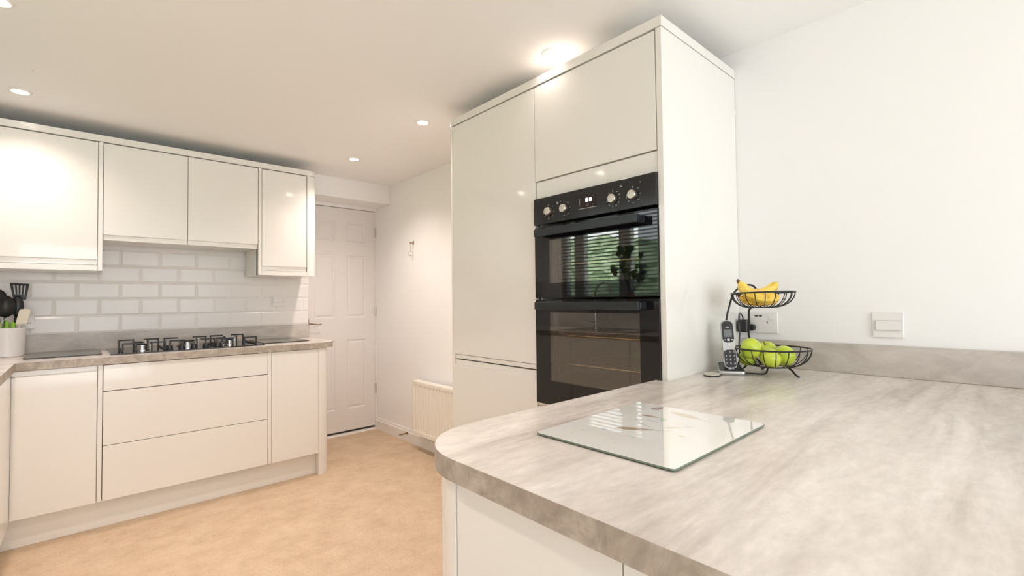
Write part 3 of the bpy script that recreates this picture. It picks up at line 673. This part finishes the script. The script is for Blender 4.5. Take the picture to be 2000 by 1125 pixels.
# ------------------------------------------------------------ cordless phone
ph = thing('charging_cradle', 'black and silver charging base of the cordless phone, left of the fruit stand', 'phone', (0, 0, 0))
AR = math.radians(-58)
def rbox_profile(w_, d0, d1, r, n=5):
    c = [(-w_/2, d0), (w_/2, d0), (w_/2*.80, d1), (-w_/2*.80, d1)]
    return [(p[0], p[1]) for p in rpoly(c, r, n)]
def loft(mb, secs):
    k = len(mb.v); n = len(secs[0])
    for s_ in secs: mb.v += [tuple(p) for p in s_]
    for i in range(len(secs)-1):
        for j in range(n): mb.f.append((k+i*n+j, k+i*n+(j+1) % n, k+(i+1)*n+(j+1) % n, k+(i+1)*n+j))
    mb.f.append(tuple(k+j for j in range(n))[::-1]); mb.f.append(tuple(k+(len(secs)-1)*n+j for j in range(n))); return mb
base = rbox_profile(.092, -.050, .050, .014)
def hz(y, a, b): return a + (b-a)*(y+.05)/.10
low = loft(MB(), [[(x*.96, y*.96, .0005) for x, y in base], [(x, y, .004) for x, y in base], [(x, y, hz(y, .012, .030)) for x, y in base], [(x*.97, y*.97, hz(y, .0145, .0335)) for x, y in base]])
low.build('housing', 'silver', ph, smooth=True)
loft(MB(), [[(x*.90, y*.90, hz(y, .0125, .0315)) for x, y in base], [(x*.89, y*.89, hz(y, .0165, .0355)) for x, y in base]]).build('cradle_top', 'blackplastic', ph, smooth=True)
ph.rotation_euler = (0, 0, AR); ph.location = (1.752, .742, .91)
# logo letters on the base
def text(body, size, parent, loc, rot, m, name='lettering'):
    c = bpy.data.curves.new(name, 'FONT'); c.body = body; c.size = size; c.align_x = 'CENTER'; c.align_y = 'CENTER'; c.extrude = .0002; c.offset = .0002
    tmp = bpy.data.objects.new('tmp', c); C.objects.link(tmp); bpy.context.view_layer.update()
    me = bpy.data.meshes.new_from_object(tmp.evaluated_get(bpy.context.evaluated_depsgraph_get())); bpy.data.objects.remove(tmp)
    me.name = name; me.materials.clear(); me.materials.append(M[m])
    o = bpy.data.objects.new(name, me); C.objects.link(o); o.parent = parent; o.location = loc; o.rotation_euler = rot
    return o
TL_ = math.atan2(.019, .10)
text('BT', .009, ph, (-.004, -.036, .0200), (TL_, 0, 0), 'keygrey')
MB().lathe([(.0035, 0), (.0035, .0006)], (.007, -.036, .0195), 16).build('logo_dot', 'keygrey', ph)
hs = thing('phone_handset', 'black and silver cordless phone handset standing in its charging base', 'phone', (0, 0, 0))
W = .0430; T = .024; HH = .178
def rr(w_, h_, r, n=5, z0=0):   # rounded rect in xz
    out = []
    for cx, cz, a0 in ((w_/2-r, r, -90), (w_/2-r, h_-r, 0), (-w_/2+r, h_-r, 90), (-w_/2+r, r, 180)):
        for k in range(n+1):
            a = math.radians(a0+90*k/n); out.append((cx+r*math.cos(a), z0+cz+r*math.sin(a)))
    return out
o_ = rr(W, HH, .017)
sh = loft(MB(), [[(x*.80, 0, .012+z*.86) for x, z in o_], [(x*.97, -.006, .002+z*.98) for x, z in o_], [(x, -.016, z) for x, z in o_], [(x*.965, -T+.001, .002+z*.977) for x, z in o_]])
sh.build('shell', 'silver', hs, smooth=True)
def fr_(w_, z0, z1, r, y0, y1, name, m, smooth=False):
    p = rr(w_, z1-z0, r, 4, z0); return loft(MB(), [[(x, y0, z) for x, z in p], [(x, y1, z) for x, z in p]]).build(name, m, hs, smooth=smooth)
fr_(W*.90, .096, .174, .015, -T+.002, -T-.0005, 'upper_fascia', 'blackplastic')
fr_(W*.90, .006, .070, .012, -T+.002, -T-.0005, 'lower_fascia', 'blackplastic')
fr_(.0265, .116, .143, .0015, -T-.0003, -T-.0012, 'screen', 'screen')
fr_(.009, .1595, .1625, .0012, -T-.0003, -T-.0014, 'earpiece', 'dark')
text('BT', .006, hs, (-.002, -T-.0008, .151), (PI/2, 0, 0), 'keygrey')
MB().lathe([(.0018, -T-.0012), (.0018, -T-.0003)], (.0055, 0, .151), 12, 'Y').build('logo_dot', 'keygrey', hs)
MB().lathe([(.0048, -T-.0022), (.0048, -T)], (0, 0, .106), 18, 'Y').build('navigation_key', 'silver', hs, smooth=True)
for x in (-.013, .013):
    p = fr_(.008, .1045, .1075, .001, -T-.0003, -T-.001, 'soft_key', 'keygrey'); p.location.x += x
ok_ = MB().lathe([(.0052, -T-.0022), (.0052, -T)], (0, 0, .088), 18, 'Y').build('call_key', 'silver', hs, smooth=True)
MB().lathe([(.0042, -T-.0027), (.0042, -T-.0021)], (0, 0, .088), 18, 'Y').build('call_key_face', 'plastic', ok_)
for r_ in range(4):
    for c_ in range(3):
        x = (c_-1)*.0135; z = .0615 - r_*.0137
        kz = rr(.0105, .0095, .0025, 3, z-.00475)
        kk = loft(MB(), [[(x+a, -T-.0003, b) for a, b in kz], [(x+a*.94, -T-.0016, z+(b-z)*.94) for a, b in kz]]).build('key', 'blackplastic', hs)
        text('123456789*0#'[r_*3+c_], .0098, kk, (x, -T-.0019, z), (PI/2, 0, 0), 'keygrey', 'key_digit')
hs.rotation_euler = (math.radians(-9), math.radians(-3), AR); hs.location = (1.747, .737, .926)

# small black-edged card puck
pts = [(1.628, .782), (1.618, .752), (1.650, .735), (1.690, .745), (1.700, .785), (1.668, .800)]
cpk = thing('key_tag', 'small flat angular tag with pale printed top beside the phone base', 'tag', (1.66, .765, .91))
MB().poly(pts, .9105, .9150).build('body', 'blackplastic', cpk, bevel=.0008)
cx_, cy_ = 1.659, .766
MB().poly([(cx_+(x-cx_)*.94, cy_+(y-cy_)*.94) for x, y in pts], .9150, .9175).build('printed_top', 'tagtop', cpk)

# ------------------------------------------------------------ two-tier wire fruit stand
BX, BY_, BZ, BR_ = 1.820, .620, 1.005, .122
UX_, UY_, UZ_, UR_ = 1.800, .640, 1.203, .102
fs_ = thing('fruit_stand', 'black two-tier wire fruit stand on the worktop by the right wall', 'fruit stand', (BX, BY_, .91))
def wire_bowl(cx, cy, cz, R, depth, base_r, n, tilt=(0, 0)):
    def zt(x, y): return tilt[0]*x + tilt[1]*y
    rim = [(cx+R*math.cos(a), cy+R*math.sin(a), cz+zt(R*math.cos(a), R*math.sin(a))) for a in [2*PI*k/40 for k in range(40)]]
    MB().tube(rim, .0030, 8, closed=True).build('rim', 'wire', fs_, smooth=True)
    br = [(cx+base_r*math.cos(a), cy+base_r*math.sin(a), cz-depth+zt(base_r*math.cos(a), base_r*math.sin(a))) for a in [2*PI*k/24 for k in range(24)]]
    MB().tube(br, .0024, 6, closed=True).build('base_ring', 'wire', fs_, smooth=True)
    for k in range(n):
        a = 2*PI*(k+.35)/n; pts = []
        for i in range(9):
            s_ = i/8; th = s_*PI/2; r = base_r*.95 + (R-base_r*.95)*math.sin(th); z = -depth*math.cos(th)
            x, y = r*math.cos(a), r*math.sin(a); pts.append((cx+x, cy+y, cz+z+zt(x, y)))
        MB().tube(pts, .0017, 6).build('wire', 'wire', fs_, smooth=True)
wire_bowl(BX, BY_, BZ, BR_, .064, .048, 20)
wire_bowl(UX_, UY_, UZ_, UR_, .052, .040, 20, tilt=(-.01, -.03))
# carrying arch: from the rear of the lower bowl up on the left side and over to the upper bowl
arch = catmull([(1.745, .700, .940), (1.752, .738, .965), (1.757, .757, 1.020), (1.760, .753, 1.105), (1.767, .745, 1.153), (1.779, .733, 1.202), (1.810, .717, 1.228), (1.844, .699, 1.234), (1.859, .685, 1.221), (1.862, .672, 1.180), (1.835, .660, 1.152)], 6)
MB().tube(arch, .0036, 8).build('arch', 'wire', fs_, smooth=True)
rod = catmull([(1.802, .676, 1.151), (1.802, .688, 1.142), (1.811, .693, 1.109), (1.822, .700, 1.068), (1.850, .706, 1.017), (1.866, .705, .975), (1.850, .668, .944)], 6)
MB().tube(rod, .0036, 8).build('upright', 'wire', fs_, smooth=True)
MB().tube(catmull([(1.850, .582, .938), (1.842, .566, .930), (1.828, .552, .920), (1.812, .538, .9145), (1.806, .532, .914)], 5), .0034, 8).build('foot', 'wire', fs_, smooth=True)
MB().tube(catmull([(1.772, .690, .942), (1.768, .706, .925), (1.764, .710, .9142), (1.780, .680, .9142), (1.800, .640, .9142), (1.80, .630, .930), (1.805, .628, .941)], 5), .0030, 8).build('foot', 'wire', fs_, smooth=True)
MB().tube(catmull([(1.868, .640, .942), (1.900, .665, .930), (1.925, .690, .9145), (1.932, .696, .914)], 5), .0034, 8).build('foot', 'wire', fs_, smooth=True)

# apples
def apple(label, c, r, rot=(0, 0, 0)):
    t = thing('apple', label, 'apple', (0, 0, 0), 'green apples in the lower bowl')
    prof = []
    for i in range(21):
        th = PI*i/20; rr_ = r*math.sin(th)*(1+.05*math.cos(th)); z = -r*.94*math.cos(th)
        if i > 16: z -= (i-16)**2*r*.022
        if i < 3: z += (3-i)**2*r*.02
        prof.append((max(rr_, .0004), z))
    MB().lathe(prof, (0, 0, 0), 28).build('flesh', 'apple', t, smooth=True)
    MB().tube([(0, 0, r*.50), (.001, 0, r*.8), (.003, .001, r*1.05)], [.0014, .0013, .0018], 6).build('stem', 'stem', t)
    t.location = c; t.rotation_euler = rot
apple('green apple heaped highest at the left of the lower bowl', (1.752, .666, 1.006), .0375, (1.9, .3, .4))
apple('green apple lowest at the left, under the highest apple', (1.788, .692, .968), .029, (.4, -.5, 0))
apple('green apple at the back of the lower bowl, its stem showing', (1.883, .660, .990), .035, (-.1, -.55, .1))
apple('green apple at the front middle of the lower bowl', (1.792, .616, .973), .036, (.9, .5, 0))
apple('yellow-green apple at the right of the lower bowl', (1.865, .596, .977), .038, (.2, .6, .3))
# bananas
def banana(label, pts, R, m='banana'):
    t = thing('banana', label, 'banana', pts[0], 'bananas in the upper bowl')
    P = catmull(pts, 6); n = len(P); rad = []
    for i in range(n):
        s_ = i/(n-1); rad.append(R*(.26 if s_ < .06 else .30+.70*min(1, (s_-.06)/.22)**.8 if s_ < .28 else (1.0 if s_ < .82 else max(.30, (1-((s_-.82)/.20)**2)))))
    MB().tube(P, rad, 7).build('peel', m, t, smooth=True)
    MB().tube([P[0]+(P[0]-P[1]).normalized()*.010, P[0]], [R*.24, R*.27], 7).build('stalk', 'stem', t)
    MB().tube([P[-1], P[-1]+(P[-1]-P[-2]).normalized()*.003], [R*.26, R*.12], 7).build('tip', 'stem', t)
banana('yellow banana lying across the upper bowl with its stalk over the left rim', [(1.732, .693, 1.244), (1.740, .686, 1.230), (1.745, .672, 1.205), (1.756, .645, 1.190), (1.785, .612, 1.184), (1.812, .590, 1.190)], .0185)
banana('yellow banana at the back of the upper bowl, its tip sticking up on the right', [(1.738, .697, 1.240), (1.752, .692, 1.224), (1.775, .672, 1.204), (1.808, .645, 1.203), (1.838, .624, 1.219), (1.857, .610, 1.239)], .0175)
banana('browner banana lowest in the upper bowl', [(1.757, .702, 1.192), (1.768, .690, 1.181), (1.782, .668, 1.175), (1.804, .640, 1.173), (1.822, .615, 1.178), (1.835, .600, 1.185)], .0170, 'bruise')

# ------------------------------------------------------------ radiator, valve, hook, door stop
XRD = 1.955
rd = thing('radiator', 'white panel radiator on the right wall near the door', 'radiator', (2.0, 2.94, .135))
ry0, ry1, rz0, rz1 = 2.54, 3.345, .137, .553
pf = MB(); N = int((ry1-ry0-.03)/.0385); y = ry1-.012; path = [(0, ry1), (0, ry1-.012)]
pit = (ry1-ry0-.024)/N
prof = []
for k in range(N):
    a = ry1-.012-k*pit; prof += [(0, a), (0, a-pit*.35), (.009, a-pit*.5), (.009, a-pit*.85)]
prof += [(0, ry0+.012), (0, ry0)]
prof = [(0, ry1)] + prof
vs = []; zz = [rz0+.022, rz0+.040, rz1-.040, rz1-.022]
for z, s_ in zip(zz, (0, 1, 1, 0)): vs += [(XRD+d*s_, yy, z) for d, yy in prof]
n = len(prof); fs2 = [(j*n+i, j*n+i+1, (j+1)*n+i+1, (j+1)*n+i) for j in range(3) for i in range(n-1)]
MB().add(vs, fs2).build('front_panel', 'radiator', rd)
b = MB(); b.box(XRD, XRD+.012, ry0, ry1, rz0, rz0+.022); b.box(XRD, XRD+.012, ry0, ry1, rz1-.022, rz1); b.box(XRD+.012, XRD+.014, ry0, ry1, rz0+.01, rz1-.01)
b.box(XRD+.055, XRD+.067, ry0+.01, ry1-.01, rz0, rz1); b.build('panel_edges', 'radiator', rd, bevel=.002)
g = MB(); g.box(XRD+.012, XRD+.060, ry0+.005, ry1-.005, rz1-.004, rz1+.002); g.build('top_grille', 'radiator', rd)
for yy in (2.7, 3.2): box(XRD+.067, XR-.001, yy, yy+.03, rz0+.05, rz1-.05).build('bracket', 'radiator', rd)
v = MB().tube([(XRD+.035, ry1, .165), (XRD+.035, ry1+.022, .165), (XR-.001, ry1+.024, .165)], .006, 8); v.lathe([(.010, .15), (.010, .20), (.007, .205)], (XRD+.035, ry1+.022, 0), 12)
v.build('valve', 'brass', rd, smooth=True)
hk = thing('wall_hook', 'small brass wall hook with a clear hanger on the right wall above the radiator', 'hook', (XR, 3.48, 1.68))
box(XR-.004, XR-.0005, 3.472, 3.484, 1.664, 1.698).build('back_plate', 'brass', hk, bevel=.001)
MB().tube([(XR-.002, 3.478, 1.681), (XR-.030, 3.482, 1.680), (XR-.034, 3.483, 1.682)], [.004, .004, .006], 8).build('peg', 'brass', hk, smooth=True)
MB().tube([(XR-.028, 3.484, 1.676), (XR-.026, 3.486, 1.600)], .003, 6).build('clear_strip', 'greyplastic', hk)
MB().tube(catmull([(XR-.026, 3.482, 1.604), (XR-.040, 3.487, 1.594), (XR-.040, 3.490, 1.580), (XR-.026, 3.480, 1.570), (XR-.014, 3.476, 1.572)], 5), .0032, 8).build('small_hook', 'steel', hk, smooth=True)
o = MB().tube([(2.0405, 3.575, .072), (2.036, 3.575, .072), (2.034, 3.575, .072), (1.975, 3.577, .070), (1.969, 3.577, .070)], [.011, .010, .0055, .0045, .007], 12).build('door_stop', 'brass', smooth=True)
tag(o, 'brass door stop peg sticking out of the right baseboard', 'door stop')

# ------------------------------------------------------------ ceiling downlights
places = ['recessed ceiling downlight above the wall cabinets at the far left', 'recessed ceiling downlight at the top left corner of the photo', 'recessed ceiling downlight on the left side above the camera',
          'recessed ceiling downlight nearest the white door', 'recessed ceiling downlight just left of the tall cabinet',
          'glowing recessed ceiling downlight right above the oven housing']
for i, ((x, y), lb) in enumerate(zip(LIGHTS, places)):
    t = thing('downlight', lb, 'light', (x, y, ZC), 'recessed ceiling downlights')
    MB().lathe([(.0285, -.0005), (.0285, -.006), (.034, -.0075), (.042, -.004), (.043, -.0005)], (x, y, ZC), 36).build('trim_ring', 'trim', t, smooth=True)
    MB().lathe([(.0275, -.0060), (.0275, -.0070), (.020, -.0085), (.0, -.009)], (x, y, ZC), 28).build('lens', 'lens', t, smooth=True)
    l = bpy.data.lights.new('bulb', 'SPOT'); l.energy = LAMP_W*(.5 if i == 0 else 1); l.color = LAMP_COL; l.spot_size = math.radians(136); l.spot_blend = 1.0; l.shadow_soft_size = .028
    lo = bpy.data.objects.new('bulb', l); C.objects.link(lo); lo.parent = t; lo.location = (0, 0, -.022)
    lo.visible_glossy = True
tag(MB().lathe([(.0035, -.0025), (.0035, -.0004)], (-.174, 2.964, ZC), 10).build('ceiling_screw', 'greyplastic'), 'tiny grey screw head in the ceiling left of centre', 'screw')

# ------------------------------------------------------------ what the oven glass mirrors: blinds, plant, tap, sink, garden
for bi, (a, b_) in enumerate(((1.47, 1.96), (1.97, 2.55), (2.56, 3.10), (3.11, 3.32))):
    t = thing('venetian_blind', ['grey venetian blind at the near end of the sink window', 'grey venetian blind behind the plant', 'grey venetian blind behind the kitchen tap', 'narrow grey venetian blind nearest the hob wall'][bi], 'blind', (XL, (a+b_)/2, WZ1), 'grey venetian blinds at the sink window')
    box(XL-.012, XL+.022, a, b_, WZ1-.03, WZ1+.01).build('head_rail', 'frame', t)
    me = None
    for k in range(26):
        z = WZ1-.05-k*.034
        if me is None:
            c, s_ = math.cos(.25), math.sin(.25); w2 = .0165
            mb = MB(); mb.add([(-w2*c, 0, -w2*s_), (0, 0, .002), (w2*c, 0, w2*s_), (w2*c, b_-a, w2*s_), (0, b_-a, .002), (-w2*c, b_-a, -w2*s_)], [(0, 1, 4, 5), (1, 2, 3, 4)])
            me_ = bpy.data.meshes.new('slat'); me_.from_pydata(mb.v, [], mb.f); me_.materials.append(M['slat']); me = me_
        o = bpy.data.objects.new('slat', me); C.objects.link(o); o.parent = t; o.location = (.006, a-(a+b_)/2, z-WZ1)
    cdm = MB()
    for yy in (a+.06, b_-.06): cdm.tube([(XL+.006, yy, WZ1-.03), (XL+.006, yy, WZ0+.03)], .0012, 5)
    cdm.build('ladder_cord', 'frame', t)
PLX, PLY = -.760, 2.42
pt = thing('potted_plant', 'dark leafy potted plant on the window sill, seen mirrored in the oven', 'plant', (PLX, PLY, WZ0))
MB().lathe([(.0, .001), (.030, .001), (.040, .070), (.043, .075), (.037, .075), (.0, .068)], (PLX, PLY, WZ0), 24).build('pot', 'terracotta', pt, smooth=True)
for k in range(30):
    a = random.uniform(-PI/2, PI/2); h = random.uniform(.13, .50); d = random.uniform(.01, .06)
    c = Vector((PLX+d*math.cos(a)+.02, PLY+random.uniform(-.17, .13)*(1.2-abs(h-.3)*2), WZ0+h)); r = random.uniform(.026, .042)
    n1 = Vector((random.uniform(.6, 1), random.uniform(-.5, .5), random.uniform(-.4, .5))).normalized(); u1 = n1.orthogonal().normalized(); v1 = n1.cross(u1)
    vs = [c+u1*r*math.cos(t_)*(.8)+v1*r*math.sin(t_)+n1*.010*math.cos(2*t_) for t_ in [2*PI*q_/10 for q_ in range(10)]]
    mb = MB(); mb.add(vs+[c-n1*.006], [(q_, (q_+1) % 10, 10) for q_ in range(10)]); mb.tube([c, c.lerp(Vector((PLX, PLY, WZ0+.06)), .55)+Vector((0, 0, -.02)), Vector((PLX, PLY, WZ0+.055))], .002, 5)
    mb.build('leaf', 'leaf', pt, smooth=True)
tp = thing('kitchen_tap', 'chrome swan-neck kitchen tap, seen mirrored in the oven', 'tap', (-.68, 2.76, .91))
MB().lathe([(.024, .9105), (.024, .93), (.014, .94), (.014, 1.0)], (-.68, 2.76, 0), 20).build('body', 'steel', tp, smooth=True)
MB().tube(catmull([(-.68, 2.76, .99), (-.68, 2.755, 1.22), (-.675, 2.72, 1.30), (-.65, 2.64, 1.335), (-.62, 2.55, 1.31), (-.61, 2.53, 1.24)], 6), .010, 12).build('spout', 'steel', tp, smooth=True)
MB().tube([(-.68, 2.76, .965), (-.67, 2.83, .985)], .006, 8).build('lever', 'steel', tp)
sk = thing('kitchen_sink', 'steel inset kitchen sink in the left worktop', 'sink', (-.55, 2.5, .91))
b = MB(); 
for args in ((-.76, -.73, 2.1, 2.9), (-.33, -.30, 2.1, 2.9), (-.73, -.33, 2.1, 2.13), (-.73, -.33, 2.87, 2.9)): b.box(args[0], args[1], args[2], args[3], .9102, .914)
b.build('rim', 'sinksteel', sk); box(-.73, -.33, 2.13, 2.87, .9101, .9112).build('bowl', 'sinksteel', sk)

# garden beyond the sink window
gm = MB(); nx, nz = 60, 30; vs = []
for i in range(nx+1):
    for j in range(nz+1):
        y = -3+12*i/nx; z = -.3+2.68*j/nz
        dx = .12*math.sin(y*3.1+z*2)+.1*math.sin(y*7.7-z*5)+random.uniform(-.08, .08)
        vs.append((-4.6+dx-(.25*(j/nz)**3), y+random.uniform(-.05, .05), z+(.10*math.sin(y*2.3)+random.uniform(-.05, .05) if j == nz else 0)))
fs3 = [(i*(nz+1)+j, (i+1)*(nz+1)+j, (i+1)*(nz+1)+j+1, i*(nz+1)+j+1) for i in range(nx) for j in range(nz)]
k0 = len(vs)
for i in range(nx+1): vs += [(-5.6, -3+12*i/nx, 2.2), (-5.6, -3+12*i/nx, -.3)]
for i in range(nx): fs3 += [(i*(nz+1)+nz, (i+1)*(nz+1)+nz, k0+2*(i+1), k0+2*i), (k0+2*i, k0+2*i+2, k0+2*i+3, k0+2*i+1)]
tag(gm.add(vs, fs3).build('hedge', 'hedge'), 'tall green garden hedge outside, seen mirrored in the oven', 'hedge')
struct('lawn', box(-9, XL-.11, -6, 11, -.35, -.3), 'lawn')
